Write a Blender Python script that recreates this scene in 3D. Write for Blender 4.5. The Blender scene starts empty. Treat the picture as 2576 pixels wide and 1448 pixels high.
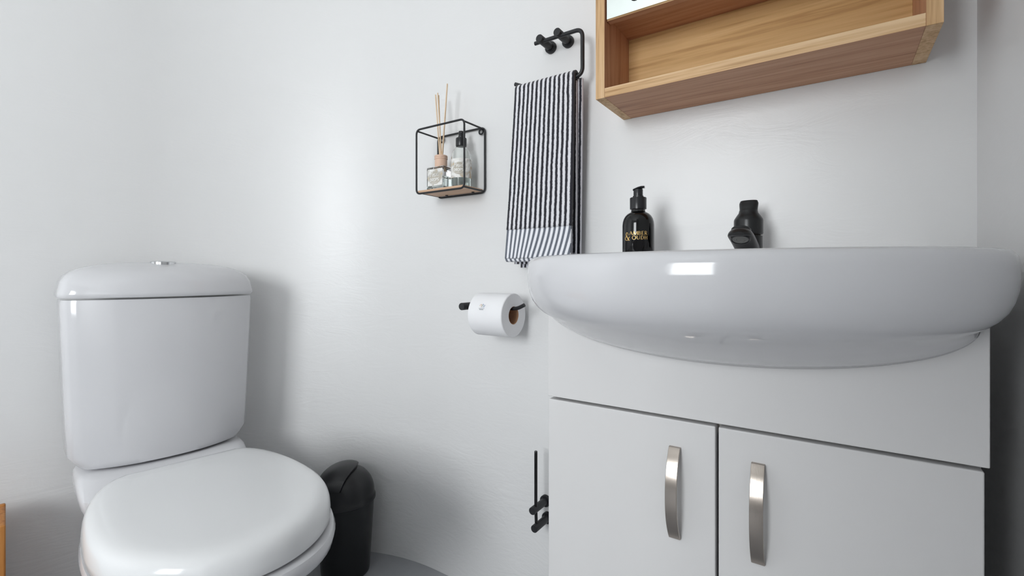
import bpy, bmesh, math, random
from mathutils import Vector, Matrix
random.seed(4)
pi = math.pi
S = bpy.context.scene
COL = S.collection

# ------------------------------------------------------------------ camera
CAM_H = 0.856
cd = bpy.data.cameras.new('camera'); cam = bpy.data.objects.new('camera', cd); COL.objects.link(cam)
cd.sensor_width = 36.0
cd.lens = 36.0 * 1190.0 / 2576.0
cd.shift_y = (689.0 - 724.0) / 2576.0
cd.clip_start = 0.02
cam.location = (0, 0, CAM_H)
cam.rotation_euler = (math.radians(90), 0, math.radians(34.13))
S.camera = cam

# ------------------------------------------------------------------ world, light, exposure
w = bpy.data.worlds.new('overcast_sky'); S.world = w; w.use_nodes = True
bg = w.node_tree.nodes['Background']
bg.inputs[0].default_value = (0.95, 0.982, 1.0, 1); bg.inputs[1].default_value = 14.2
S.view_settings.view_transform = 'Standard'
S.view_settings.look = 'None'
S.view_settings.gamma = 1.0
S.view_settings.use_curve_mapping = False
S.view_settings.exposure = 0.0

ROOM_BACK = -1.95          # wall behind the camera
CEIL = 2.45
RX = 0.185
WIN2 = (-1.00, -0.05, 0.80, 1.95)  # window in the wall behind the camera: x0, x1, z0, z1
def portal(loc, rz, sx, sy):
    pl = bpy.data.lights.new('window_portal', 'AREA'); pl.shape = 'RECTANGLE'
    pl.size = sx; pl.size_y = sy; pl.cycles.is_portal = True
    po = bpy.data.objects.new('window_portal', pl); COL.objects.link(po)
    po.location = loc; po.rotation_euler = (math.radians(90), 0, rz)
portal(((WIN2[0]+WIN2[1])/2, ROOM_BACK-.08, (WIN2[2]+WIN2[3])/2), 0, WIN2[1]-WIN2[0], WIN2[3]-WIN2[2])

# ------------------------------------------------------------------ materials
MATS = {}
def srgb(r, g, b):
    f = lambda c: (c/12.92 if c <= .04045 else ((c+.055)/1.055)**2.4)
    return (f(r/255), f(g/255), f(b/255), 1)
def mat(name, col, rough=.5, metal=0, **kw):
    m = bpy.data.materials.new(name); m.use_nodes = True
    b = m.node_tree.nodes['Principled BSDF']
    b.inputs['Base Color'].default_value = col if len(col) == 4 else (*col, 1)
    b.inputs['Roughness'].default_value = rough; b.inputs['Metallic'].default_value = metal
    for k, v in kw.items(): b.inputs[k.replace('_', ' ')].default_value = v
    MATS[name] = m
    return m
def nt(m): return m.node_tree, m.node_tree.nodes, m.node_tree.links, m.node_tree.nodes['Principled BSDF']
def coords(m, scale=(1, 1, 1), kind='Object'):
    t, n, l, b = nt(m)
    tc = n.new('ShaderNodeTexCoord'); mp = n.new('ShaderNodeMapping'); mp.inputs['Scale'].default_value = scale
    l.new(tc.outputs[kind], mp.inputs[0]); return mp.outputs[0]
def noise(m, vec, scale, detail=4, rough=.5, dist=0):
    t, n, l, b = nt(m)
    x = n.new('ShaderNodeTexNoise'); x.inputs['Scale'].default_value = scale; x.inputs['Detail'].default_value = detail
    x.inputs['Roughness'].default_value = rough; x.inputs['Distortion'].default_value = dist
    l.new(vec, x.inputs['Vector']); return x.outputs[0]
def ramp(m, fac, stops):
    t, n, l, b = nt(m)
    r = n.new('ShaderNodeValToRGB'); e = r.color_ramp.elements
    while len(e) < len(stops): e.new(.5)
    for i, (p, c) in enumerate(stops): e[i].position = p; e[i].color = c
    l.new(fac, r.inputs[0]); return r.outputs[0]
def bump(m, h, strength, dist=.002):
    t, n, l, b = nt(m)
    x = n.new('ShaderNodeBump'); x.inputs['Strength'].default_value = strength; x.inputs['Distance'].default_value = dist
    l.new(h, x.inputs['Height']); l.new(x.outputs[0], b.inputs['Normal']); return x
def math_n(m, op, a, b_=None):
    t, n, l, b = nt(m)
    x = n.new('ShaderNodeMath'); x.operation = op
    for i, v in enumerate((a, b_)):
        if v is None: continue
        if isinstance(v, (int, float)): x.inputs[i].default_value = v
        else: l.new(v, x.inputs[i])
    return x.outputs[0]

def make_plaster(name, col):
    m = mat(name, col, .40, Specular_IOR_Level=.85)
    t, n, l, b = nt(m)
    v = coords(m)
    big = noise(m, v, 3.2, 3, .5, .4)
    v2 = coords(m, (5, 5, 14))
    tro = noise(m, v2, 1.6, 6, .62, 1.1)
    v3 = coords(m)
    fine = noise(m, v3, 60, 3, .5)
    h = math_n(m, 'ADD', math_n(m, 'MULTIPLY', big, .9), math_n(m, 'MULTIPLY', tro, .55))
    h = math_n(m, 'ADD', h, math_n(m, 'MULTIPLY', fine, .05))
    # rougher trowel work in the lowest half metre of the wall
    sp = n.new('ShaderNodeSeparateXYZ'); tcz = n.new('ShaderNodeTexCoord'); l.new(tcz.outputs['Object'], sp.inputs[0])
    low = n.new('ShaderNodeMapRange'); low.interpolation_type = 'SMOOTHSTEP'
    for i_, v_ in ((1, .15), (2, .62), (3, 1.0), (4, 0.0)): low.inputs[i_].default_value = v_
    l.new(sp.outputs[2], low.inputs[0])
    mp = n.new('ShaderNodeMapping'); mp.inputs['Rotation'].default_value = (.5, .45, .4); mp.inputs['Scale'].default_value = (9, 3.2, 20)
    l.new(tcz.outputs['Object'], mp.inputs[0])
    rid = math_n(m, 'ABSOLUTE', math_n(m, 'SUBTRACT', noise(m, mp.outputs[0], 1.1, 4, .55, 1.3), .5))
    h = math_n(m, 'ADD', h, math_n(m, 'MULTIPLY', math_n(m, 'MULTIPLY', rid, low.outputs[0]), -1.6))
    bump(m, h, .12, .012)
    return m
make_plaster('plaster', srgb(233, 233, 233))
mat('ceiling_paint', srgb(236, 237, 236), .7)
m = mat('floor_paint', srgb(165, 167, 171), .5)
t, n, l, b = nt(m); f = noise(m, coords(m), 9, 6); l.new(ramp(m, f, [(.3, srgb(158, 160, 164)), (.75, srgb(174, 176, 180))]), b.inputs['Base Color'])
bump(m, noise(m, coords(m), 40, 4), .15, .002)
m = mat('ceramic', srgb(213, 213, 216), .09, Specular_IOR_Level=.55)
m = mat('seat_plastic', srgb(230, 231, 232), .13)
mat('vanity_white', srgb(220, 219, 219), .40)
mat('vanity_edge', srgb(214, 211, 205), .5)
mat('gap_dark', srgb(38, 34, 30), .8)
mat('matt_black', srgb(31, 32, 35), .42)
mat('tap_black', srgb(19, 20, 22), .32)
mat('gloss_black', srgb(6, 6, 8), .06)
mat('pump_black', srgb(24, 25, 29), .3)
mat('bin_black', srgb(17, 18, 21), .36)
mat('chrome', srgb(215, 216, 218), .12, 1.0)
m = mat('brushed_nickel', srgb(172, 163, 155), .22, 1.0)
bump(m, noise(m, coords(m, (900, 60, 12)), 2, 3), .12, .0004)
mat('mirror_glass', srgb(236, 243, 240), .01, 1.0)
mat('gold_print', srgb(214, 178, 112), .35, .35)
mat('red_dot', srgb(215, 40, 55), .3)
mat('blue_dot', srgb(40, 95, 190), .3)
mat('mesh_grey', srgb(122, 122, 120), .5, .3)
mat('print_white', srgb(250, 250, 248), .5)
mat('print_beige', srgb(190, 184, 172), .55)
mat('print_grey', srgb(120, 124, 132), .6)
mat('print_orange', srgb(226, 176, 120), .6)
mat('print_green', srgb(140, 180, 130), .6)
mat('print_blue', srgb(90, 120, 170), .6)
mat('print_red', srgb(200, 110, 100), .6)
mat('sticker', srgb(246, 246, 248), .35)
m = mat('tissue', srgb(247, 247, 249), .9)
bump(m, noise(m, coords(m), 260, 2), .25, .0006)
mat('cardboard', srgb(186, 144, 112), .85)
mat('peach_cap', srgb(226, 192, 170), .45)
m = mat('reed', srgb(232, 205, 172), .7)
t, n, l, b = nt(m); l.new(ramp(m, noise(m, coords(m, (400, 400, 12)), 1, 3), [(.3, srgb(222, 190, 152)), (.7, srgb(240, 216, 186))]), b.inputs['Base Color'])
mat('clear_glass', (1, 1, 1), .0, Transmission_Weight=1.0, IOR=1.45)
mat('clear_plastic', (.97, .99, .98), .03, Transmission_Weight=1.0, IOR=1.3)
mat('liquid', (.88, .96, .94), .0, Transmission_Weight=1.0, IOR=1.33)
m = mat('floral_label', srgb(238, 236, 230), .5)
t, n, l, b = nt(m)
f = noise(m, coords(m), 46, 3, .5, .5)
l.new(ramp(m, f, [(.28, srgb(150, 120, 78)), (.37, srgb(205, 188, 160)), (.45, srgb(205, 203, 198)), (.56, srgb(246, 245, 242)), (.72, srgb(222, 220, 214))]), b.inputs['Base Color'])
def make_wood(name, axis, dark, mid, light, rough=.5):
    m = mat(name, mid, rough, Specular_IOR_Level=.3)
    t, n, l, b = nt(m)
    s = [26, 26, 26]; s[axis] = 1.5
    s2 = [150, 150, 150]; s2[axis] = 5
    a = noise(m, coords(m, s), 1.0, 5, .6, .6)
    c = noise(m, coords(m, s2), 1.0, 3, .6)
    k = math_n(m, 'ADD', math_n(m, 'MULTIPLY', a, .5), math_n(m, 'MULTIPLY', c, .5))
    l.new(ramp(m, k, [(.36, dark), (.48, mid), (.62, light)]), b.inputs['Base Color'])
    bump(m, c, .12, .0008)
    return m
make_wood('oak_edge_z', 2, srgb(172, 132, 88), srgb(210, 172, 128), srgb(228, 196, 156))
make_wood('oak_edge_x', 0, srgb(172, 132, 88), srgb(210, 172, 128), srgb(228, 196, 156))
make_wood('oak_face_z', 2, srgb(168, 118, 88), srgb(200, 150, 118), srgb(212, 166, 134))
make_wood('oak_face_x', 0, srgb(160, 112, 84), srgb(194, 146, 114), srgb(208, 162, 130))
make_wood('oak_back', 0, srgb(176, 132, 82), srgb(210, 168, 112), srgb(222, 182, 128))
make_wood('pine', 2, srgb(150, 92, 40), srgb(178, 116, 56), srgb(196, 136, 74))
make_wood('shelf_wood', 0, srgb(186, 146, 116), srgb(206, 170, 140), srgb(218, 184, 156))
# towel: stripes woven across the cloth (UV.x counts stripes, UV.y runs down the cloth)
def make_towel(name, dark, light, frac, wob):
    m = mat(name, light, .95, Sheen_Weight=.25)
    t, n, l, b = nt(m)
    uv = n.new('ShaderNodeUVMap'); sp = n.new('ShaderNodeSeparateXYZ'); l.new(uv.outputs[0], sp.inputs[0])
    f = noise(m, coords(m), 160, 4, .7)
    f2 = noise(m, coords(m), 26, 2, .5)
    x = math_n(m, 'ADD', sp.outputs[0], math_n(m, 'MULTIPLY', math_n(m, 'SUBTRACT', f, .5), wob))
    x = math_n(m, 'ADD', x, math_n(m, 'MULTIPLY', math_n(m, 'SUBTRACT', f2, .5), wob*.9))
    fr = math_n(m, 'FRACT', x)
    s = math_n(m, 'LESS_THAN', fr, frac)
    mx = n.new('ShaderNodeMix'); mx.data_type = 'RGBA'
    mx.inputs[6].default_value = light; mx.inputs[7].default_value = dark
    l.new(s, mx.inputs[0]); l.new(mx.outputs[2], b.inputs['Base Color'])
    bump(m, noise(m, coords(m), 420, 3, .7), .8 if wob > .2 else .3, .002)
    return m
make_towel('terry', srgb(40, 39, 48), srgb(238, 238, 243), .49, .30)
make_towel('flatweave', srgb(108, 113, 124), srgb(244, 245, 250), .47, .06)
make_towel('terry_back', srgb(38, 38, 48), srgb(234, 234, 242), .5, .25)

# ------------------------------------------------------------------ mesh helpers
def link(name, bm, material, parent=None, smooth=True, bevel=0, seg=2, weld=True, ang=40):
    if weld: bmesh.ops.remove_doubles(bm, verts=bm.verts, dist=1e-6)
    bmesh.ops.recalc_face_normals(bm, faces=bm.faces)
    me = bpy.data.meshes.new(name); bm.to_mesh(me); bm.free()
    o = bpy.data.objects.new(name, me); COL.objects.link(o)
    if material: me.materials.append(MATS[material])
    if parent: o.parent = parent
    if bevel:
        md = o.modifiers.new('bevel', 'BEVEL'); md.width = bevel; md.segments = seg; md.limit_method = 'ANGLE'; md.angle_limit = math.radians(35)
    if smooth:
        for p in me.polygons: p.use_smooth = True
        e = o.modifiers.new('edge', 'EDGE_SPLIT') if not bevel else None
        if e: e.split_angle = math.radians(ang)
        else:
            try: me.set_sharp_from_angle(angle=math.radians(ang))
            except Exception: pass
            o.modifiers.new('wn', 'WEIGHTED_NORMAL')
    return o
def thing(name, label, cat, loc=(0, 0, 0), rotz=0, group=None):
    o = bpy.data.objects.new(name, None); COL.objects.link(o); o.empty_display_size = .05
    o.location = loc; o.rotation_euler = (0, 0, rotz); tag(o, label, cat, group); return o
def tag(o, label, cat, group=None):
    o['label'] = label; o['category'] = cat
    if group: o['group'] = group
    return o
def struct(o, label=None):
    o['kind'] = 'structure'
    if label: o['label'] = label
    return o
def box(bm, x0, x1, y0, y1, z0, z1):
    v = [bm.verts.new(c) for c in [(x0, y0, z0), (x1, y0, z0), (x1, y1, z0), (x0, y1, z0), (x0, y0, z1), (x1, y0, z1), (x1, y1, z1), (x0, y1, z1)]]
    for f in [(0, 3, 2, 1), (4, 5, 6, 7), (0, 1, 5, 4), (1, 2, 6, 5), (2, 3, 7, 6), (3, 0, 4, 7)]: bm.faces.new([v[i] for i in f])
def bx(*a):
    bm = bmesh.new(); box(bm, *a); return bm
def rings(bm, R, closed=True, cap0=False, cap1=False):
    V = [[bm.verts.new(p) for p in r] for r in R]
    for a, b in zip(V, V[1:]):
        n = len(a)
        for i in range(n if closed else n-1):
            j = (i+1) % n
            try: bm.faces.new([a[i], a[j], b[j], b[i]])
            except ValueError: pass
    if cap0: bm.faces.new(V[0][::-1])
    if cap1: bm.faces.new(V[-1])
    return V
def lathe(bm, prof, c=(0, 0, 0), n=40, axis='z', cap0=True, cap1=True):
    R = []
    for r, h in prof:
        ring = []
        for i in range(n):
            a = 2*pi*i/n
            p = (r*math.cos(a), r*math.sin(a), h)
            if axis == 'x': p = (h, p[0], p[1])
            if axis == 'y': p = (p[0], h, p[1])
            ring.append((c[0]+p[0], c[1]+p[1], c[2]+p[2]))
        R.append(ring)
    rings(bm, R, True, cap0, cap1)
def tube(bm, pts, r, n=14, caps=True):
    P = [Vector(p) for p in pts]; rs = r if isinstance(r, (list, tuple)) else [r]*len(P)
    t0 = (P[1]-P[0]).normalized()
    up = Vector((0, 0, 1)) if abs(t0.z) < .9 else Vector((1, 0, 0))
    u = t0.cross(up).normalized(); R = []
    for i, p in enumerate(P):
        t = (P[min(i+1, len(P)-1)]-P[max(i-1, 0)]).normalized()
        u = (u-t*u.dot(t)).normalized(); v = t.cross(u)
        R.append([p+(u*math.cos(2*pi*k/n)+v*math.sin(2*pi*k/n))*rs[i] for k in range(n)])
    rings(bm, R, True, caps, caps)
def fillet(pts, r, n=6, closed=False):
    P = [Vector(p) for p in pts]; out = []; N = len(P)
    for i, p in enumerate(P):
        if not closed and i in (0, N-1): out.append(p); continue
        a = (P[i-1]-p); b = (P[(i+1) % N]-p)
        d = min(r, a.length*.49, b.length*.49)
        A = p+a.normalized()*d; B = p+b.normalized()*d
        for k in range(n+1):
            s = k/n; out.append((1-s)**2*A+2*s*(1-s)*p+s*s*B)
    if closed: out.append(out[0].copy())
    return out
def sgn(x): return 1 if x >= 0 else -1
def superell(a, b, n=64, e=2.0, c=(0, 0)):
    return [(c[0]+a*sgn(math.cos(t))*abs(math.cos(t))**(2/e), c[1]+b*sgn(math.sin(t))*abs(math.sin(t))**(2/e)) for t in [2*pi*i/n for i in range(n)]]
def lerp(a, b, t): return a+(b-a)*t
def interp(x, tab):
    if x <= tab[0][0]: return tab[0][1]
    for (x0, y0), (x1, y1) in zip(tab, tab[1:]):
        if x <= x1:
            s = (x-x0)/(x1-x0); s = s*s*(3-2*s); return y0+(y1-y0)*s
    return tab[-1][1]

# flat lettering: strokes of given width in a local (x, y) plane, mapped by fn(x, y) to 3D
def stroke(bm, pts, wd, fn, sub=4):
    P = [Vector((p[0], p[1])) for p in pts]
    ws = wd if isinstance(wd, (list, tuple)) else [wd]*len(P)
    L = []; W = []
    for i in range(len(P)-1):
        for k in range(sub):
            L.append(P[i].lerp(P[i+1], k/sub)); W.append(lerp(ws[i], ws[i+1], k/sub))
    L.append(P[-1]); W.append(ws[-1])
    a, b = [], []
    for i, p in enumerate(L):
        t = (L[min(i+1, len(L)-1)]-L[max(i-1, 0)]).normalized(); q = Vector((-t.y, t.x))*W[i]/2
        a.append(bm.verts.new(fn(*(p+q)))); b.append(bm.verts.new(fn(*(p-q))))
    for i in range(len(L)-1): bm.faces.new([a[i], a[i+1], b[i+1], b[i]])
def arc(cx, cy, rx, ry, a0, a1, n=14):
    return [(cx+rx*math.cos(math.radians(lerp(a0, a1, i/n))), cy+ry*math.sin(math.radians(lerp(a0, a1, i/n)))) for i in range(n+1)]
def contrast(pts, thick, thin):   # thick where the stroke runs vertically
    out = []
    for i in range(len(pts)):
        p, q = pts[max(i-1, 0)], pts[min(i+1, len(pts)-1)]
        dx, dy = abs(q[0]-p[0]), abs(q[1]-p[1]); s = dy/(dx+dy+1e-9)
        out.append(lerp(thin, thick, s**1.6))
    return out

# ------------------------------------------------------------------ room shell
WY = 1.01; AC = (-0.95, 0.42); AR = 0.59
end = math.radians(81)
foot = [(RX, WY)]
foot += [(lerp(RX, -0.95, i/8), WY) for i in range(1, 8)]
foot += [(AC[0]-AR*math.sin(end*i/40), AC[1]+AR*math.cos(end*i/40)) for i in range(41)]
tx, ty = -math.cos(end), -math.sin(end)
e0 = foot[-1]
leftend_t = (e0[1]-ROOM_BACK)/(-ty)
def wall_strip(name, pts, z0, z1, nz=6):
    bm = bmesh.new()
    rings(bm, [[(x, y, lerp(z0, z1, k/nz)) for x, y in pts] for k in range(nz+1)], closed=False)
    return link(name, bm, 'plaster', ang=60)
struct(wall_strip('wall_back', foot, 0, CEIL))
lw = [(e0[0]+tx*leftend_t*i/6, e0[1]+ty*leftend_t*i/6) for i in range(7)]
struct(wall_strip('wall_left', lw, 0, CEIL))
xl = lw[-1][0]-.02; T = .16
struct(link('wall_right', bx(RX, RX+T, ROOM_BACK-T, WY+.1, 0, CEIL), 'plaster', smooth=False))
# wall behind the camera with its window opening
u0, u1, w0, w1 = WIN2
bm = bmesh.new()
box(bm, xl, u0, ROOM_BACK-T, ROOM_BACK, 0, CEIL); box(bm, u1, RX, ROOM_BACK-T, ROOM_BACK, 0, CEIL)
box(bm, u0, u1, ROOM_BACK-T, ROOM_BACK, 0, w0); box(bm, u0, u1, ROOM_BACK-T, ROOM_BACK, w1, CEIL)
struct(link('wall_front', bm, 'plaster', smooth=False, weld=False))
wg = bpy.data.objects.new('window_1', None); COL.objects.link(wg); struct(wg)
bm = bmesh.new(); yw = ROOM_BACK-.12
for a in [(u0, u0+.04, w0, w1), (u1-.04, u1, w0, w1), (u0, u1, w0, w0+.04), (u0, u1, w1-.04, w1)]: box(bm, a[0], a[1], yw-.025, yw+.025, a[2], a[3])
link('window_frame', bm, 'vanity_white', wg, smooth=False, weld=False)
link('window_sill', bx(u0-.03, u1+.03, ROOM_BACK-.12, ROOM_BACK+.03, w0-.03, w0), 'vanity_white', wg, bevel=.004)
# unseen white door behind the camera, added to block window light on the right
DL, DY = .35, -.42
dq = bpy.data.objects.new('added_shade_door', None); COL.objects.link(dq); struct(dq); dq.location = (RX-.005, DY, 0)
link('shade_door_leaf', bx(-DL, 0, -.02, .018, .008, 2.02), 'vanity_white', dq, bevel=.003)
for z_0, z_1 in ((.16, .86), (1.02, 1.86)):
    link('shade_door_panel', bx(-DL+.11, -.11, .016, .026, z_0, z_1), 'vanity_white', dq, bevel=.006)
bm = bmesh.new(); tube(bm, fillet([(-DL+.06, .018, 1.0), (-DL+.06, .065, 1.0), (-DL+.17, .065, 1.0)], .01), .009); link('shade_door_handle', bm, 'matt_black', dq)
bm = bmesh.new(); box(bm, xl-.1, RX+T, ROOM_BACK-T, WY+.1, -.05, 0); struct(link('floor', bm, 'floor_paint', smooth=False))
bm = bmesh.new(); box(bm, xl-.1, RX+T, ROOM_BACK-T, WY+.1, CEIL, CEIL+.05); struct(link('ceiling', bm, 'ceiling_paint', smooth=False))

# ------------------------------------------------------------------ toilet
TO = (-1.371, 0.493); TROT = math.radians(-8.9)-pi/2   # local +y = facing, +x = along the wall towards the corner
toilet = thing('toilet', 'white ceramic close-coupled toilet with closed lid by the curved wall', 'toilet', (TO[0], TO[1], 0), 0)
toilet.rotation_euler = (0, 0, math.radians(-8.9)-pi/2)
# with this rotation local +y -> facing, local -x -> towards the corner; geometry is left/right symmetric
def tank_plan(hw, yb, ys, bow, n=24, rc=.045):
    # closed outline: bowed front, rounded front corners, straight back
    p = []
    for i in range(n+1):
        s = -1+2*i/n
        x = s*(hw-rc*.25)
        y = ys+bow*(1-abs(s)**2.2)
        p.append((x, y))
    out = [(-hw+.012, yb), (-hw, yb+.014), (-hw, ys-rc*.75), (-hw+rc*.06, ys-rc*.3)]
    out += p
    out += [(hw-rc*.06, ys-rc*.3), (hw, ys-rc*.75), (hw, yb+.014), (hw-.012, yb)]
    return out
R = []
for z, hw, yb, ys, bow in [(.412, .128, -.085, -.01, .026), (.412, .152, -.105, .002, .036), (.416, .160, -.112, .006, .040), (.428, .170, -.115, .008, .040), (.445, .181, -.115, .008, .040), (.52, .184, -.115, .010, .041), (.66, .189, -.115, .014, .043), (.790, .193, -.115, .018, .044), (.798, .192, -.115, .017, .043)]:
    R.append([(x, y, z) for x, y in tank_plan(hw, yb, ys, bow)])
bm = bmesh.new(); rings(bm, R, True, True, True); link('cistern', bm, 'ceramic', toilet, ang=50)
R = []
for z, k, hw, dy in [(.8025, 0, .186, -.006), (.8025, 0, .195, 0), (.807, 0, .198, .002), (.813, 0, .1975, .002), (.822, 0, .196, -.0005), (.838, 0, .193, -.004), (.852, 0, .186, -.011), (.865, 0, .170, -.024), (.875, 0, .145, -.040), (.8815, 0, .11, -.056), (.885, 0, .065, -.072), (.886, 0, .02, -.088)]:
    q = (hw/.198)
    R.append([(x, max(y, -.117)*1.0 if q > .85 else lerp(-.05, y, q**.8), z) for x, y in tank_plan(hw, -.117, .018+dy, .048*q, rc=.05*q)])
bm = bmesh.new(); rings(bm, R, True, True, True); lid = link('cistern_lid', bm, 'ceramic', toilet, ang=50)
bm = bmesh.new(); lathe(bm, [(.027, .876), (.027, .8865), (.025, .8882), (.012, .8894), (.004, .8896)], (0, -.045, 0)); fb = link('flush_button', bm, 'chrome', toilet)
# bowl: rear deck + egg shaped pan
def egg(hw, yb, yt, yw, n=72, e=2.25, hb=None):
    # outline symmetric in x; widest at yw, tip yt, back edge yb with half width hb
    o = []
    for i in range(n):
        t = 2*pi*i/n
        c, s = math.cos(t), math.sin(t)
        if s >= 0: o.append((hw*sgn(c)*abs(c)**(2/e), yw+(yt-yw)*abs(s)**(2/e)))
        else:
            k = abs(s); yy = yw-(yw-yb)*min(1, k*1.06)
            if hb is None: xx = hw*sgn(c)*abs(c)**(2/e)
            else:
                q = (yw-yy)/(yw-yb); xx = sgn(c)*lerp(hw, hb, q**2.0) if abs(c) > .33 else hb*c/.33
            o.append((xx, yy))
    return o
R = []
for z, hw, yb, yt, yw in [(0, .115, -.02, .46, .24), (.012, .118, -.03, .47, .24), (.06, .112, -.03, .455, .24), (.14, .110, -.03, .46, .26), (.22, .128, -.02, .51, .30), (.29, .152, .0, .575, .34), (.335, .172, .03, .625, .37), (.358, .189, .05, .660, .39), (.374, .192, .06, .664, .39), (.383, .189, .065, .660, .39), (.384, .10, .15, .56, .38)]:
    R.append([(x, y, z) for x, y in egg(hw, yb, yt, yw)])
bm = bmesh.new(); rings(bm, R, True, True, True); link('bowl', bm, 'ceramic', toilet, ang=55)
R = []
for z, hw, yb, yf in [(.20, .08, -.09, .10), (.26, .118, -.105, .12), (.31, .150, -.112, .13), (.352, .166, -.114, .13), (.375, .170, -.114, .125), (.392, .170, -.114, .075), (.402, .168, -.113, .060), (.408, .163, -.110, .052), (.408, .10, -.08, .03)]:
    R.append([(x, y, z) for x, y in superell(hw, (yf-yb)/2, 56, 5, (0, (yf+yb)/2))])
bm = bmesh.new(); rings(bm, R, True, True, True); link('rear_deck', bm, 'ceramic', toilet, ang=55)
# seat and lid
def lidplan(off, n=80):
    hb, hw, yb, yw, yt = .104, .188, .150, .40, .648
    P = []
    for i in range(n+1):
        s = i/n*pi               # right side front half
        P.append((math.cos(s)*hw if True else 0, yw+(yt-yw)*math.sin(s)**(.94)))
    # left side going back
    back = []
    m = 18
    for i in range(1, m+1):
        q = i/m; back.append((-(hb+(hw-hb)*math.sqrt(max(0, 1-q**2.1))), yw-(yw-yb)*q))
    P = P+back+[(x*-1, y) for x, y in back[::-1]]
    # inset
    c = Vector((0, .40)); V = [Vector(p) for p in P]; out = []
    N = len(V)
    for i in range(N):
        t = (V[(i+1) % N]-V[i-1]).normalized(); nrm = Vector((t.y, -t.x))
        if nrm.dot(V[i]-c) < 0: nrm = -nrm
        out.append(V[i]+nrm*off)
    return out
R = []
for z, o in [(.386, -.04), (.386, -.013), (.389, -.010), (.396, -.010), (.3985, -.014), (.3985, -.04)]:
    R.append([(p.x, p.y, z) for p in lidplan(o)])
bm = bmesh.new(); rings(bm, R, True, True, True); link('seat', bm, 'seat_plastic', toilet, ang=60)
R = []
for z, o in [(.4005, -.03), (.3995, -.0055), (.3885, -.005), (.3880, -.001), (.3905, .001), (.402, .0015), (.414, .0005), (.423, -.002), (.4305, -.007), (.4355, -.0145), (.4383, -.025), (.4395, -.037), (.4402, -.06)]:
    R.append([(p.x, p.y, z) for p in lidplan(o)])
bm = bmesh.new(); rings(bm, R, True, True, True); link('seat_lid', bm, 'seat_plastic', toilet, ang=60)
for s in (-1, 1):
    bm = bmesh.new(); lathe(bm, [(.009, -.02), (.011, -.017), (.011, .017), (.009, .02)], (s*.075, .140, .402), 20, 'x'); link('hinge', bm, 'seat_plastic', toilet)

# ------------------------------------------------------------------ swing bin
BC = (-1.165, 0.862)
sb = thing('swing_bin', 'small black plastic swing-top bin in the curved corner behind the toilet', 'bin', (BC[0], BC[1], 0), math.radians(-111))
bm = bmesh.new(); lathe(bm, [(.060, .0), (.066, .003), (.0675, .012), (.079, .205), (.080, .212)], n=48); link('body', bm, 'bin_black', sb)
bm = bmesh.new()
def domez(r): return .2225+.0785*max(0, 1-(min(r, .0795)/.0795)**2.25)**(1/2.1)
lathe(bm, [(.081, .206), (.0835, .208), (.0835, .214), (.0815, .218)]+[(.0795*math.cos(pi/2*i/24)+.0004, domez(.0795*math.cos(pi/2*i/24))) for i in range(25)], n=64)
link('dome', bm, 'bin_black', sb)
bm = bmesh.new(); V = []
for i in range(41):
    yy = lerp(-.0655, .0655, i/40); q = abs(yy)/.0735
    s0 = -.034+.078*q**1.7; s1 = math.sqrt(.0735**2-yy*yy); row = []
    for j in range(25):
        s_ = lerp(s0, max(s1, s0+.0005), j/24); r_ = math.hypot(s_, yy)
        row.append((s_*1.03, yy*1.03, domez(min(r_, .0745))+.0065-.003*(j/24)))
    V.append(row)
rings(bm, V, closed=False)
fo = link('flap', bm, 'bin_black', sb, ang=80); md = fo.modifiers.new('solid', 'SOLIDIFY'); md.thickness = .0080; md.offset = 0
md2 = fo.modifiers.new('bev', 'BEVEL'); md2.width = .0012; md2.segments = 2; md2.limit_method = 'ANGLE'

# ------------------------------------------------------------------ vanity unit
VX0, VX1, VY = -0.382, 0.132, 0.667; ZS = .659
van = thing('vanity_unit', 'white two-door vanity cabinet under the basin', 'cabinet', ((VX0+VX1)/2, (VY+WY)/2, 0))
ox, oy = van.location.x, van.location.y
def vb(name, x0, x1, y0, y1, z0, z1, m='vanity_white', bevel=.0012, parent=None):
    o = link(name, bx(x0-ox, x1-ox, y0-oy, y1-oy, z0, z1), m, parent or van, bevel=bevel)
    return o
vb('side_panel', VX0+.003, VX0+.019, VY+.020, WY-.012, .02, .80)
vb('side_panel', VX1-.019, VX1-.003, VY+.020, WY-.012, .02, .80)
vb('bottom_panel', VX0+.019, VX1-.019, VY+.020, WY-.012, .10, .116)
vb('back_panel', VX0+.019, VX1-.019, WY-.018, WY-.013, .116, .80, bevel=0)
vb('rail', VX0+.019, VX1-.019, VY+.022, VY+.038, .640, .700, 'vanity_edge')
vb('plinth', VX0+.019, VX1-.019, VY+.05, VY+.066, .0, .10)
vb('fascia', VX0, VX1, VY, VY+.018, ZS, .815)
XM = -.1262
def bow_handle(xc, zc, parent):
    L, wd, out, th = .126, .0155, .019, .0035
    bm = bmesh.new(); R = []
    N = 28
    for i in range(N+1):
        s = -1+2*i/N; z = zc+s*L/2
        y = VY-.002-out*(1-abs(s)**2.3)
        # flat feet at both ends
        t = th+(.004 if abs(s) > .86 else 0)*(abs(s)-.86)/.14
        R.append([(xc-wd/2, y-th/2, z), (xc+wd/2, y-th/2, z), (xc+wd/2, y+th/2+(t-th), z), (xc-wd/2, y+th/2+(t-th), z)])
    rings(bm, [[(p[0]-ox, p[1]-oy, p[2]) for p in r] for r in R], True, True, True)
    return link('handle', bm, 'brushed_nickel', parent, ang=50, bevel=.0006)
d1 = vb('door', VX0+.001, XM-.0018, VY, VY+.018, .11, ZS-.0042, bevel=.0018)
d2 = vb('door', XM+.0018, VX1-.004, VY, VY+.018, .11, ZS-.0042, bevel=.0018)
h1 = bow_handle(-.180, .5555, d1); h1['label'] = 'brushed nickel bow handle'
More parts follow.
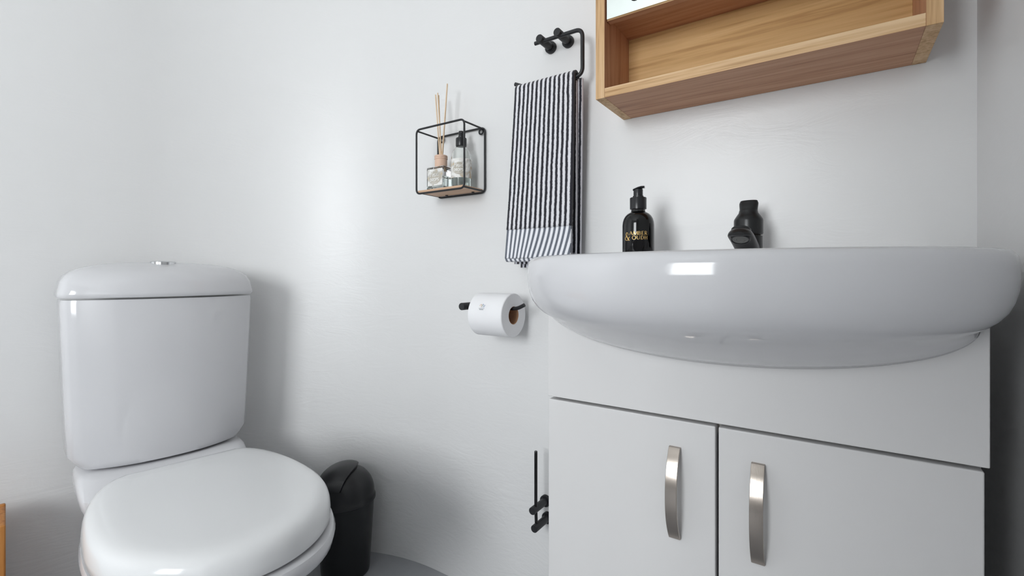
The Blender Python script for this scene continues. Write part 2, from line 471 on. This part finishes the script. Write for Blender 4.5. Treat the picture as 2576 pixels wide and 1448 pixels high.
h2 = bow_handle(-.0775, .5555, d2); h2['label'] = 'brushed nickel bow handle'

# ------------------------------------------------------------------ basin
BX, BY = -.125, .70
basin = thing('basin', 'white ceramic wash basin with bowed front on the vanity', 'basin', (BX, BY, .80))
N1, N2 = 80, 14
def bplan(a, bf, yback, e=2.15):
    pts = []
    for i in range(N1+1):
        t = pi+pi*i/N1      # left -> front -> right
        c, s = math.cos(t), math.sin(t)
        pts.append((a*sgn(c)*abs(c)**(2/e), bf*sgn(s)*abs(s)**(2/e)))
    for i in range(1, N2+1): pts.append((a*(1-.06*(i/N2)**2), yback*i/N2))
    for i in range(1, N2): pts.append((lerp(a*.94, -a*.94, i/N2), yback))
    for i in range(N2, 0, -1): pts.append((-a*(1-.06*(i/N2)**2), yback*i/N2))
    return pts
YB = WY-BY-.001
Zb = .80
def ring_at(a, bf, z, yb=YB): return [(x, y, z-Zb) for x, y in bplan(a, bf, yb)]
R = []
def ellipse_like(a, b, cy, z):
    P = bplan(a, .2, YB); out = []
    for x, y in bplan(.281, .212, YB):
        ang = math.atan2((y-cy)/b, x/a); out.append((a*math.cos(ang), cy+b*math.sin(ang), z-Zb))
    return out
R.append(ellipse_like(.03, .03, 0.0, .765))
R.append(ellipse_like(.12, .09, -.005, .770))
R.append(ellipse_like(.19, .135, -.01, .795))
R.append(ellipse_like(.228, .160, -.015, .84))
R.append(ellipse_like(.243, .172, -.018, .868))
R.append(ellipse_like(.250, .178, -.020, .876))
R.append(ring_at(.264, .196, .8795))
R.append(ring_at(.270, .2015, .8805))
R.append(ring_at(.2755, .2065, .8785))
R.append(ring_at(.2795, .2105, .8735))
def ring_s(ins, z, k):
    out = []
    for i, (x, y) in enumerate(bplan(.281-ins*.8, .212-ins, YB)):
        s_ = math.sin(pi*i/N1) if i <= N1 else 0
        out.append((x, y, z-k*s_-Zb))
    return out
for ins, z, k in [(0, .865, 0), (-.0003, .852, 0), (.001, .840, .001), (.004, .829, .003), (.009, .8195, .0055), (.016, .812, .008), (.0255, .8055, .010), (.036, .8005, .011)]: R.append(ring_s(ins, z, k))
def lower(k, a, front, dz):
    out = []
    for i, (x, y) in enumerate(bplan(a, .176, YB)):
        if i <= N1:
            t = pi*i/N1; s = math.sin(t)
            out.append((-a*math.cos(t), lerp(y, (VY-BY)-.0005, k), .800-.011*s-dz*s-Zb))
        else: out.append((x, y, .800-.004*k-Zb))
    return out
R.append(lower(.04, .2515, 0, .003))
R.append(lower(.25, .251, 0, .016))
R.append(lower(.5, .2505, 0, .030))
R.append(lower(.75, .250, 0, .042))
R.append(lower(1.0, .250, 0, .052))
bm = bmesh.new(); rings(bm, R, True, True, True)
bo = link('bowl', bm, 'ceramic', basin, ang=70)
bm = bmesh.new(); lathe(bm, [(.02, .7655-Zb), (.022, .768-Zb), (.018, .770-Zb), (.005, .7705-Zb)], (0, 0, 0)); link('drain', bm, 'chrome', basin)

# ------------------------------------------------------------------ tap
TP = (-.125, .940, .877)
tap = thing('basin_mixer_tap', 'matt black single-lever mixer tap at the back of the basin', 'tap', TP)
bm = bmesh.new(); lathe(bm, [(.0245, 0), (.0245, .003), (.0228, .005), (.0228, .046), (.0222, .047)], n=44); link('body', bm, 'tap_black', tap)
bm = bmesh.new(); lathe(bm, [(.0195, .046), (.0195, .050)], n=40); link('neck_ring', bm, 'gap_dark', tap)
bm = bmesh.new(); lathe(bm, [(.0225, .0495), (.0238, .051), (.0238, .074), (.0232, .077), (.0195, .083), (.0160, .088), (.0150, .0925)], n=44); hd = link('handle', bm, 'tap_black', tap)
# lever: flat oval paddle rising from the cap, tilted back
bm = bmesh.new(); R = []
for i in range(13):
    s = i/12
    rx = interp(s, [(0, .0158), (.35, .0148), (.8, .0156), (1, .0140)]); ry = interp(s, [(0, .0150), (.5, .0115), (1, .0085)])
    R.append([(rx*math.cos(a), ry*math.sin(a)+.006*s, .085+.026*s+ (0 if i < 12 else .0006)) for a in [2*pi*k/36 for k in range(36)]])
rings(bm, R, True, True, True); link('lever', bm, 'tap_black', hd, bevel=.0018)
for dx, mm in ((-.0036, 'red_dot'), (.0036, 'blue_dot')):
    bm = bmesh.new(); a = math.radians(-112)+dx/.024
    lathe(bm, [(.0014, 0), (.0014, .0004)], (0, 0, 0), 16)
    o = link('temperature_dot', bm, mm, hd)
    o.location = (.0238*math.cos(a), .0238*math.sin(a), .0625); o.rotation_euler = Vector((math.cos(a), math.sin(a), 0)).to_track_quat('Z', 'Y').to_euler()
# spout
bm = bmesh.new(); R = []
ctrl = [(.012, .020, .0192, .0190, .0190), (-.02, .0260, .0194, .0190, .0160), (-.045, .0320, .0194, .0185, .0120), (-.068, .0370, .0194, .0175, .0080), (-.085, .0400, .0192, .0160, .0050), (-.096, .0415, .0182, .0132, .0030), (-.104, .0420, .0150, .0092, .0020), (-.109, .0420, .0090, .0045, .0010)]
for y, z, rx, rt, rb in ctrl: R.append([(rx*math.cos(a), y-.12*rt*math.sin(a), z+(rt if math.sin(a) > 0 else rb)*math.sin(a)) for a in [2*pi*k/40 for k in range(40)]])
rings(bm, R, True, True, True); sp = link('spout', bm, 'tap_black', tap)
ae = bpy.data.objects.new('aerator', None)
dirv = Vector((0, -.42, -.90)).normalized()
bm = bmesh.new(); lathe(bm, [(.0150, -.006), (.0150, .012), (.0140, .0135), (.0128, .0132), (.0126, .0118), (.004, .0118)], n=36)
ae = link('aerator', bm, 'tap_black', sp); ae.location = (0, -.0845, .0465); ae.rotation_euler = dirv.to_track_quat('Z', 'Y').to_euler()
bm = bmesh.new(); lathe(bm, [(.0122, .0114), (.0122, .0126), (.0098, .0128), (.0092, .0122), (.0066, .0128), (.0060, .0122), (.0030, .0128), (.0010, .0126)], n=32)
am = link('aerator_screen', bm, 'mesh_grey', sp); am.location = ae.location; am.rotation_euler = ae.rotation_euler

# ------------------------------------------------------------------ black soap bottle
SP = (-.3105, .892, .8795)
soap = thing('soap_bottle', 'glossy black pump soap bottle with gold lettering on the basin', 'bottle', SP)
BR = .0298
bm = bmesh.new(); lathe(bm, [(.024, 0), (.0275, .0015), (BR, .005), (BR, .070), (.0292, .0765), (.0275, .0825), (.0248, .0875), (.0210, .0917), (.0165, .0945), (.0138, .0960), (.0130, .0985), (.0130, .104)], n=64); link('body', bm, 'gloss_black', soap)
pump = bpy.data.objects
bm = bmesh.new(); lathe(bm, [(.0140, .1010), (.0155, .1015), (.0157, .1225), (.0150, .1235), (.008, .1235)], n=48); col_ = link('collar', bm, 'pump_black', soap)
bm = bmesh.new(); lathe(bm, [(.0100, .1232), (.0100, .1268), (.0088, .1275), (.0088, .1385), (.0084, .1395)], n=36); link('pump_stem', bm, 'pump_black', soap)
bm = bmesh.new(); R = []
for x, zc, hy, hz in [(-.0095, .1385, .0060, .0010), (-.0085, .1392, .0075, .0018), (0, .1415, .0085, .0030), (.006, .1430, .0078, .0028), (.0112, .1437, .0050, .0020), (.0120, .1430, .0048, .0026)]:
    R.append([(x, hy*math.cos(a), zc+hz*math.sin(a)) for a in [2*pi*k/20 for k in range(20)]])
rings(bm, R, True, True, True); ph = link('pump_head', bm, 'pump_black', soap); ph.rotation_euler = (0, 0, math.radians(10))
# lettering wrapped round the bottle, centred on the side turned to the room
th0 = math.atan2(-SP[1], -SP[0])
def oncyl(R_, z0, thc, k=.0004):
    def fn(x, y):
        a = thc+x/R_; return ((R_+k)*math.cos(a), (R_+k)*math.sin(a), z0+y)
    return fn
bm = bmesh.new(); fn0 = oncyl(BR, .0, th0)
def glyph(ch, x, y, h, wd):
    T, t = h*.20, h*.075
    L = lambda p: [(x+q[0]*wd*.90, y+q[1]*h) for q in p]
    def st(p, ww): stroke(bm, L(p), ww, fn0)
    def stc(p): q = L(p); stroke(bm, q, contrast(q, T, t), fn0, 1)
    if ch == 'A': st([(0, 0), (.48, 1)], t*1.2); st([(.46, 1), (.9, 0)], T); st([(.2, .32), (.72, .32)], t)
    if ch == 'M': st([(.02, 0), (.12, 1)], t*1.3); st([(.12, 1), (.5, .05)], T); st([(.5, .05), (.88, 1)], t*1.2); st([(.88, 1), (.94, 0)], T)
    if ch == 'B': st([(.16, 0), (.16, 1)], T); stc(arc(.3, .75, .42, .22, 90, -90)); stc(arc(.3, .27, .5, .25, 90, -90)); st([(.1, .975), (.35, .975)], t); st([(.1, .025), (.35, .025)], t)
    if ch == 'E': st([(.16, 0), (.16, 1)], T); [st([(.1, yy), (xx, yy)], t*1.2) for yy, xx in ((.97, .8), (.5, .66), (.03, .84))]
    if ch == 'R': st([(.16, 0), (.16, 1)], T); stc(arc(.3, .74, .45, .23, 90, -90)); st([(.1, .975), (.35, .975)], t); st([(.38, .5), (.88, 0)], T)
    if ch == 'O': stc(arc(.5, .5, .42, .48, 0, 360, 32))
    if ch == 'U': st([(.14, 1), (.14, .35)], T); stc(arc(.46, .36, .32, .33, 180, 360)); st([(.79, .36), (.79, 1)], t*1.2)
    if ch == 'D': st([(.16, 0), (.16, 1)], T); stc(arc(.3, .5, .55, .475, 90, -90, 20)); st([(.1, .975), (.32, .975)], t); st([(.1, .025), (.32, .025)], t)
    if ch == 'H': st([(.16, 0), (.16, 1)], T); st([(.82, 0), (.82, 1)], T); st([(.16, .5), (.82, .5)], t)
    if ch == '&':
        p = arc(.46, .76, .2, .2, -40, 220, 18)+[(.30, .58), (.55, .32), (.78, .04), (.98, -.02)]
        q = L(p); ww = [h*.05+h*.09*min(1, i/len(q)*1.2) for i in range(len(q))]; ww[-1] = h*.05; stroke(bm, q, ww, fn0, 2)
        p = [(.55, .55)]+arc(.42, .24, .34, .25, 115, 330, 18)+[(.86, .36), (.95, .44)]
        q = L(p); stroke(bm, q, contrast(q, h*.14, h*.05), fn0, 1)
H1 = .0070
xx = -.0168
for ch, wd in zip('AMBER', (.0078, .0090, .0060, .0056, .0064)): glyph(ch, xx, .0497, H1, wd); xx += wd
xx = -.0116
for ch, wd in zip('OUDH', (.0086, .0073, .0072, .0068)): glyph(ch, xx, .0412, H1, wd); xx += wd
glyph('&', -.0276, .0402, .0152, .0132)
link('lettering', bm, 'gold_print', soap, smooth=False)

# ------------------------------------------------------------------ mirror cabinet
CX0, CX1, CY0, CZ0, CZ1 = -.3848, .1252, .860, 1.198, 1.86
cab = thing('mirror_cabinet', 'oak bathroom wall cabinet with mirror door and open bottom shelf', 'cabinet', ((CX0+CX1)/2, WY, CZ0))
def cb(name, x0, x1, y0, y1, z0, z1, m, bevel=.0006, parent=None):
    face = 'oak_face_'+m if m in 'xz' else m
    o = link(name, bx(x0-cab.location.x, x1-cab.location.x, y0-WY, y1-WY, z0-CZ0, z1-CZ0), face, parent or cab, bevel=bevel)
    if m in 'xz':     # edge banding on the narrow faces
        o.data.materials.append(MATS['oak_edge_'+m])
        for p in o.data.polygons:
            if p.normal.y < -.9 or (m == 'z' and p.normal.z < -.9): p.material_index = 1
    return o
PT = .0185
cb('side_panel', CX0, CX0+PT, CY0, WY-.0005, CZ0, CZ1, 'z')
cb('side_panel', CX1-PT, CX1, CY0, WY-.0005, CZ0, CZ1, 'z')
cb('bottom_panel', CX0+PT, CX1-PT, CY0+.0005, WY-.0005, CZ0+.0003, CZ0+PT, 'x')
cb('top_panel', CX0+PT, CX1-PT, CY0, WY-.0005, CZ1-PT, CZ1, 'x')
cb('inner_shelf', CX0+PT, CX1-PT, CY0+.026, WY-.018, 1.362, 1.362+PT, 'x')
cb('back_panel', CX0+PT, CX1-PT, WY-.018, WY-.010, CZ0+PT, CZ1-PT, 'oak_back')
dr = cb('door', CX0+PT+.002, CX1-PT-.002, CY0+.008, CY0+.0245, 1.3485, CZ1-PT-.002, 'x')
cb('mirror', CX0+PT+.003, CX1-PT-.003, CY0+.0045, CY0+.0079, 1.3505, CZ1-PT-.004, 'mirror_glass', .0, dr)

# ------------------------------------------------------------------ towel ring and towel
tr = thing('towel_ring', 'matt black open towel ring on two posts beside the wall cabinet', 'towel ring', (-.545, WY, 1.40))
o3 = tr.location
def rel(p, o): return (p[0]-o.x, p[1]-o.y, p[2]-o.z)
RY = .962
for px, pz in ((-.568, 1.407), (-.521, 1.4085)):
    bm = bmesh.new(); lathe(bm, [(.0145, -.0005), (.0145, -.007), (.0138, -.008), (.006, -.008)], rel((px, WY, pz), o3), 32, 'y'); link('wall_flange', bm, 'matt_black', tr)
    bm = bmesh.new(); lathe(bm, [(.0092, -.007), (.0092, -.0585), (.0086, -.0595), (.003, -.0595)], rel((px, WY, pz), o3), 32, 'y'); ps = link('post', bm, 'matt_black', tr)
    bm = bmesh.new(); lathe(bm, [(.0020, 0), (.0020, .0006)], rel((px, WY-.018, pz-.0095), o3), 12); link('grub_screw', bm, 'gloss_black', ps)
bm = bmesh.new()
path = fillet([(-.586, RY, 1.4035), (-.462, RY, 1.4035), (-.462, RY, 1.300), (-.600, RY, 1.300), (-.640, RY-.004, 1.318)], .018, 8)
tube(bm, [rel(p, o3) for p in path], .0046, 16); link('ring_rod', bm, 'matt_black', tr)

tw = thing('hand_towel', 'navy and white striped hand towel hanging from the black towel ring', 'towel', (-.555, RY, .88))
o4 = tw.location
def cloth(name, prof, xl_fn, xr_fn, material, nx=64, thick=.004, u0=0, u1=13.4, wave=.0, slant=0, seed=0):
    # prof: list of (y, z) from bottom up; rows lerp between left and right edges
    bm = bmesh.new(); uvl = bm.loops.layers.uv.new('UVMap'); V = []; UV = {}
    for j, (y, z) in enumerate(prof):
        row = []
        for i in range(nx+1):
            s = i/nx; x = lerp(xl_fn(z), xr_fn(z), s)
            fall = max(0, min(1, (1.30-z)/.42))
            yy = y+wave*fall*(math.sin(s*9.5+1.2+seed)*.6+math.sin(s*4.1+seed)*.8)-.004*math.sin(s*pi)*fall
            v = bm.verts.new((x-o4.x, yy-o4.y, z-o4.z)); UV[v] = (lerp(u0, u1, s)+slant*(1-j/(len(prof)-1))**1.3*min(1, s*2.2), j/len(prof)); row.append(v)
        V.append(row)
    for a, b in zip(V, V[1:]):
        for i in range(nx):
            f = bm.faces.new([a[i], a[i+1], b[i+1], b[i]])
            for lp in f.loops: lp[uvl].uv = UV[lp.vert]
    o = link(name, bm, material, tw, weld=False, ang=80)
    md = o.modifiers.new('solid', 'SOLIDIFY'); md.thickness = thick; md.offset = 0
    return o
def XL(z): return lerp(-.634, -.652, (1.305-z)/.42)
def XR(z): return lerp(-.4765, -.4745, (1.305-z)/.42)
front = [(lerp(.936, .9515, (i/50)**.8), lerp(.962, 1.290, i/50)) for i in range(51)]
over = [(RY+(.0105+0*a)*-math.cos(math.radians(a)), 1.300+.0105*math.sin(math.radians(a))) for a in range(0, 181, 15)]
cloth('terry_front', front+over, XL, XR, 'terry', thick=.0075, wave=.0012)
band = [(lerp(.931, .9362, (i/16)), lerp(.893, .962, i/16)) for i in range(17)]
cloth('woven_band', band, XL, XR, 'flatweave', thick=.0045, wave=.0028, slant=1.3)
hem = [(.9545, .903), (.950, .892), (.943, .8865), (.936, .887), (.9315, .8925)]
cloth('hem', hem, XL, XR, 'flatweave', thick=.003, wave=.0028)
back = [(lerp(.984, .9735, i/40), lerp(.872, 1.298, i/40)) for i in range(41)]
cloth('terry_back', back, lambda z: XL(z)+.014, lambda z: lerp(-.4665, -.4765, (1.305-z)/.42), 'terry_back', thick=.008, wave=.001, u0=.0, u1=13.6, seed=2)
inner = [(lerp(.960, .9655, i/30), lerp(.880, 1.292, i/30)) for i in range(31)]
cloth('inner_fold', inner, lambda z: XL(z)+.010, lambda z: XR(z)-.001, 'terry_back', thick=.006, wave=.0012, u0=.35, u1=13.6, seed=1)

# ------------------------------------------------------------------ wire shelf with its two bottles
SX0, SX1, SY0, SZ0, SZ1 = -.9377, -.769, .920, 1.0735, 1.2475
sh = thing('wire_shelf', 'small black wire cube shelf with wooden base on the wall', 'shelf', ((SX0+SX1)/2, WY, SZ0))
o5 = sh.location
wr = .0026
def ringpath(y): return fillet([(SX0, y, SZ0), (SX1, y, SZ0), (SX1, y, SZ1), (SX0, y, SZ1)], .014, 6, True)
for y in (SY0, WY-.005):
    bm = bmesh.new(); tube(bm, [rel(p, o5) for p in ringpath(y)], wr, 12, False); link('wire_frame', bm, 'matt_black', sh)
for x, z in ((SX0+.004, SZ0+.004), (SX1-.004, SZ0+.004), (SX0+.004, SZ1-.004), (SX1-.004, SZ1-.004)):
    bm = bmesh.new(); tube(bm, [rel((x, SY0, z), o5), rel((x, WY-.004, z), o5)], wr*.9, 10); link('cross_wire', bm, 'matt_black', sh)
link('base_board', bx(SX0+.004-o5.x, SX1-.004-o5.x, SY0+.001-o5.y, WY-.008-o5.y, .0028, .0088), 'shelf_wood', sh, bevel=.0008)
for x in (SX0+.045, SX1-.03):
    for y in (SY0+.008, WY-.018):
        bm = bmesh.new(); lathe(bm, [(.004, .0004), (.004, .003)], rel((x, y, SZ0), o5), 14); link('screw', bm, 'matt_black', sh)
for x in (SX0+.016, SX1-.012):
    bm = bmesh.new(); P = [(x-o5.x+.0065*math.cos(a), WY-.006-o5.y, SZ1-.010-o5.z+.0065*math.sin(a)) for a in [2*pi*k/20 for k in range(21)]]
    tube(bm, P, .0022, 10, False); link('hanging_loop', bm, 'matt_black', sh)
BZ = SZ0+.0089
# reed diffuser
df = thing('reed_diffuser', 'square glass reed diffuser with peach collar on the wire shelf', 'diffuser', (-.8795, .9545, BZ))
hw, hd_, hh = .0315, .024, .0610
link('glass_jar', bx(-hw, hw, -hd_, hd_, .0003, hh), 'clear_glass', df, bevel=.0035, seg=3)
link('oil', bx(-hw+.004, hw-.004, -hd_+.004, hd_-.004, .006, .034), 'liquid', df, bevel=.002)
lb = link('label', bx(-hw+.0055, hw-.0045, -hd_-.0006, -hd_-.0001, .010, hh-.0065), 'floral_label', df, smooth=False)
bm = bmesh.new(); lathe(bm, [(.0155, hh-.001), (.0170, hh), (.0170, hh+.021), (.0165, hh+.022), (.0178, hh+.0232), (.0178, hh+.0262), (.0172, hh+.0270), (.0178, hh+.0278), (.0178, hh+.0315), (.0168, hh+.0330), (.006, hh+.0330)], n=40); link('collar', bm, 'peach_cap', df)
tops = [(-.0165, -.004, .262), (-.0105, -.002, .266), (-.0125, .004, .262), (.0190, .004, .284), (.0215, .001, .285)]
foots = [(-.0010, 0, .05), (.002, .003, .05), (.0045, -.003, .05), (-.0015, .003, .05), (.0005, -.001, .05)]
for a, b_ in zip(foots, tops):
    bm = bmesh.new(); tube(bm, [a, b_], .0016, 8); link('reed_stick', bm, 'reed', df)
# handwritten-style print
def print_text(obj_name, fn, parent, sc, x, y):
    bm = bmesh.new()
    def st(pts, wd, sub=2): stroke(bm, [(x+p[0]*sc, y+p[1]*sc) for p in pts], wd*sc, fn, sub)
    # Pearl, in a brush script
    sl = lambda P, ox_: [(ox_+px+.22*py, py) for px, py in P]
    st(sl([(.05, -.05), (.12, .5), (.20, 1.02)], 0), .10)
    st(sl(arc(.20, .74, .30, .28, 130, -95, 14), 0), .085)
    st(sl([(.0, .3)]+arc(.20, .24, .15, .2, 10, 300, 14), .52), .075)
    st(sl(arc(.18, .22, .16, .2, 60, 360, 16)+[(.36, .40), (.36, .1), (.44, .02)], .90), .075)
    st(sl([(.05, .0), (.08, .42), (.10, .38), (.22, .44)], 1.36), .075)
    st(sl([(.12, .1), (.22, .95), (.30, 1.05), (.28, .8), (.14, .2), (.22, .02), (.34, .12)], 1.56), .07)
    # DROPS, in capitals
    T = .085; yb = -.78; h = .50
    def cp(P, ox_): st([(ox_+px*.34, yb+py*h) for px, py in P], T)
    cp([(0, 0), (0, 1)], .12); cp(arc(0, .5, .85, .5, 90, -90, 12), .12)
    cp([(0, 0), (0, 1)], .54); cp(arc(0, .74, .8, .26, 90, -90, 10)+[(.2, .48), (.85, 0)], .54)
    cp(arc(.45, .5, .48, .5, 0, 360, 20), .92)
    cp([(0, 0), (0, 1)], 1.36); cp(arc(0, .72, .8, .28, 90, -90, 10), 1.36)
    cp(arc(.45, .75, .40, .25, 40, 250, 10)+arc(.45, .25, .42, .25, 90, -140, 10), 1.70)
    st([(.35, -.98), (1.7, -.98)], .035); st([(.55, -1.10), (1.5, -1.10)], .03)
    return link(obj_name, bm, 'print_white', parent, smooth=False)
print_text('lettering', lambda px, py: (px, -hd_-.0009, py), df, .0165, -.0185, .0345)
def print_patch(fn, parent, cx, cy, rx, ry):     # soft grey ground printed under the lettering
    bm = bmesh.new(); c = bm.verts.new(fn(cx, cy)); rr = [[bm.verts.new(fn(cx+q*rx*math.cos(a), cy+q*ry*math.sin(a))) for a in [2*pi*k/32 for k in range(32)]] for q in (.35, .7, 1)]
    for i in range(32):
        j = (i+1) % 32; bm.faces.new([c, rr[0][i], rr[0][j]])
        for a, b in zip(rr, rr[1:]): bm.faces.new([a[i], b[i], b[j], a[j]])
    link('printed_ground', bm, 'print_beige', parent, smooth=False)
print_patch(lambda px, py: (px, -hd_-.00075, py), df, .0005, .0315, .0225, .0175)
# clear spray bottle
sy = thing('spray_bottle', 'clear spray bottle with black nozzle and floral label on the wire shelf', 'bottle', (-.8185, .9665, BZ))
SR = .0272
bm = bmesh.new(); outer = [(.020, .0003), (.0255, .0015), (SR, .005), (SR, .075), (.0262, .085), (.0240, .094), (.0205, .102), (.0160, .108), (.0128, .1115), (.0122, .115)]
innerp = [(r-.0016, h+(.0018 if i < 3 else 0)) for i, (r, h) in enumerate(outer)]
lathe(bm, outer+innerp[::-1], n=48, cap0=True, cap1=True); link('body', bm, 'clear_plastic', sy, weld=False)
bm = bmesh.new(); lathe(bm, [(.018, .0024), (SR-.0022, .006), (SR-.0022, .050)], n=40); link('liquid', bm, 'liquid', sy)
bm = bmesh.new(); tc_ = math.atan2(-sy.location.y, -sy.location.x)
R = []
for k in range(2): R.append([oncyl(SR, 0, tc_, .0003)(lerp(-.046, .046, i/40), lerp(.026, .076, k)) for i in range(41)])
rings(bm, R, closed=False); lo = link('label', bm, 'floral_label', sy, ang=80)
bm = bmesh.new(); lathe(bm, [(.0128, .1125), (.0142, .113), (.0146, .1145), (.0146, .1330), (.0138, .1345), (.007, .1345)], n=40); cl = link('collar', bm, 'pump_black', sy)
bm = bmesh.new(); lathe(bm, [(.0082, .1343), (.0082, .139), (.0072, .140), (.0070, .1515), (.0064, .1530), (.002, .1532)], n=28); nz = link('nozzle', bm, 'pump_black', sy)
bm = bmesh.new(); lathe(bm, [(.0017, 0), (.0017, .0008)], (0, 0, 0), 14); jo = link('jet', bm, 'chrome', nz)
jo.location = (.0071*math.cos(tc_), .0071*math.sin(tc_), .1485); jo.rotation_euler = Vector((math.cos(tc_), math.sin(tc_), 0)).to_track_quat('Z', 'Y').to_euler()
print_patch(lambda px, py: oncyl(SR, 0, tc_, .0005)(px, py), sy, -.006, .050, .0180, .0160)
print_text('lettering', lambda px, py: oncyl(SR, 0, tc_, .0007)(px, py), sy, .0135, -.0215, .0530)

# ------------------------------------------------------------------ toilet roll holder and roll
rh = thing('toilet_roll_holder', 'matt black toilet roll holder with upturned arm on the wall', 'roll holder', (-.762, WY, .7755))
o6 = rh.location
bm = bmesh.new(); lathe(bm, [(.0140, -.0005), (.0140, -.007), (.0132, -.008), (.005, -.008)], (0, 0, 0), 28, 'y'); link('wall_flange', bm, 'matt_black', rh)
bm = bmesh.new(); lathe(bm, [(.0092, -.007), (.0092, -.1085), (.0086, -.1095), (.003, -.1095)], (0, 0, 0), 28, 'y'); link('post', bm, 'matt_black', rh)
AX, AZ = .940, .757
bm = bmesh.new(); tube(bm, [rel(p, o6) for p in fillet([(-.772, AX, .7735), (-.622, AX, .7735), (-.602, AX, .783)], .012, 6)], .0045, 14); link('arm', bm, 'matt_black', rh)
rl = thing('toilet_roll', 'full white toilet paper roll with round sticker on the black holder', 'toilet roll', (-.682, AX, AZ))
RR, RC, RL = .0525, .0205, .050
bm = bmesh.new(); lathe(bm, [(RC+.0012, -RL), (RR-.0015, -RL), (RR, -RL+.0015), (RR, RL-.0015), (RR-.0015, RL), (RC+.0012, RL), (RC+.0012, -RL)], (0, 0, 0), 72, 'x', False, False); link('paper', bm, 'tissue', rl)
bm = bmesh.new(); lathe(bm, [(RC, -RL+.0006), (RC+.0011, -RL+.0006), (RC+.0011, RL-.0006), (RC, RL-.0006), (RC, -RL+.0006)], (0, 0, 0), 48, 'x', False, False); link('core', bm, 'cardboard', rl)
def onroll(x, y, k=.0004):   # x along the roll, y up around it
    a = math.radians(158)-y/RR
    return (x, (RR+k)*math.cos(a), (RR+k)*math.sin(a))
SXc = -.008
bm = bmesh.new()
c0 = bm.verts.new(onroll(SXc, 0)); rr_ = [[bm.verts.new(onroll(SXc+q*.0135*math.cos(a), q*.0135*math.sin(a))) for a in [2*pi*k/28 for k in range(28)]] for q in (.5, 1)]
for i in range(28):
    j = (i+1) % 28; bm.faces.new([c0, rr_[0][i], rr_[0][j]]); bm.faces.new([rr_[0][i], rr_[1][i], rr_[1][j], rr_[0][j]])
link('sticker', bm, 'sticker', rl)
def mark(pts, wd, m):
    bm = bmesh.new(); stroke(bm, [(SXc+a*.0017, b*.0017) for a, b in pts], wd*.0017, lambda px, py: onroll(px, py, .0008), 3); link('printed_mark', bm, m, rl, smooth=False)
mark(arc(-2.6, 2.2, 1.4, 2.2, -60, 200), .55, 'print_orange')
mark([(-1.0, .0), (-1.0, 3.4), (.9, 5.0), (2.4, 3.4), (2.4, .2), (1.2, .2)], .5, 'print_blue')
mark(arc(.7, 2.4, .7, .7, 0, 330, 10), .4, 'print_green')
mark([(4.0, .2), (4.0, 3.0), (4.9, 3.6)], .5, 'print_blue')
mark([(-5, -1.6), (4.6, -1.6)], .5, 'print_grey'); mark([(-4, -3.2), (3.2, -3.2)], .7, 'print_grey')

# ------------------------------------------------------------------ spare roll holder
sr = thing('spare_roll_holder', 'black vertical spare roll holder low on the wall beside the vanity', 'roll holder', (-.583, WY, .28))
o7 = sr.location
for px, pz in ((-.583, .3005), (-.5775, .2605)):
    bm = bmesh.new(); lathe(bm, [(.0140, -.0005), (.0140, -.007), (.0132, -.008), (.005, -.008)], rel((px, WY, pz), o7), 28, 'y'); link('wall_flange', bm, 'matt_black', sr)
    bm = bmesh.new(); lathe(bm, [(.0088, -.007), (.0088, -.0655), (.0082, -.0665), (.003, -.0665)], rel((px, WY, pz), o7), 28, 'y'); link('post', bm, 'matt_black', sr)
bm = bmesh.new(); tube(bm, [rel(p, o7) for p in [(-.579, .957, .2605), (-.5805, .957, .30), (-.5805, .957, .4370), (-.5805, .957, .4385)]], [.0038, .0038, .0038, .003], 14); link('rod', bm, 'gloss_black', sr)

# ------------------------------------------------------------------ wooden box at the left edge of the view
wb = thing('wooden_storage_box', 'orange-brown wooden box low against the left wall', 'box', (-1.49, .067, 0), math.radians(-8.9))
hx, hy, hz_ = .070, .165, .345
for nm, a in (('front_panel', (hx-.014, hx, -hy, hy, .01, hz_)), ('back_panel', (-hx, -hx+.014, -hy, hy, .01, hz_)), ('end_panel', (-hx+.014, hx-.014, hy-.014, hy, .01, hz_-.002)), ('end_panel', (-hx+.014, hx-.014, -hy, -hy+.014, .01, hz_-.002)), ('base_panel', (-hx+.014, hx-.014, -hy+.014, hy-.014, .0, .014))):
    link(nm, bx(*a), 'pine', wb, bevel=.003)
for sx in (-1, 1):
    for s_y in (-1, 1):
        link('foot', bx(sx*(hx-.02)-.012, sx*(hx-.02)+.012, s_y*(hy-.03)-.012, s_y*(hy-.03)+.012, 0, .012), 'pine', wb, bevel=.001)

# ------------------------------------------------------------------ ceiling spotlight behind the camera (seen in the mirror)
cs = thing('ceiling_spotlight', 'small black ceiling spotlight seen only in the mirror', 'lamp', (-.92, -.855, CEIL))
bm = bmesh.new(); lathe(bm, [(.035, -.0005), (.035, -.006), (.012, -.008)], n=28); link('base', bm, 'matt_black', cs)
bm = bmesh.new(); lathe(bm, [(.012, -.006), (.020, -.014), (.020, -.050), (.018, -.052), (.017, -.046), (.004, -.046)], n=28); link('spot_head', bm, 'matt_black', cs)
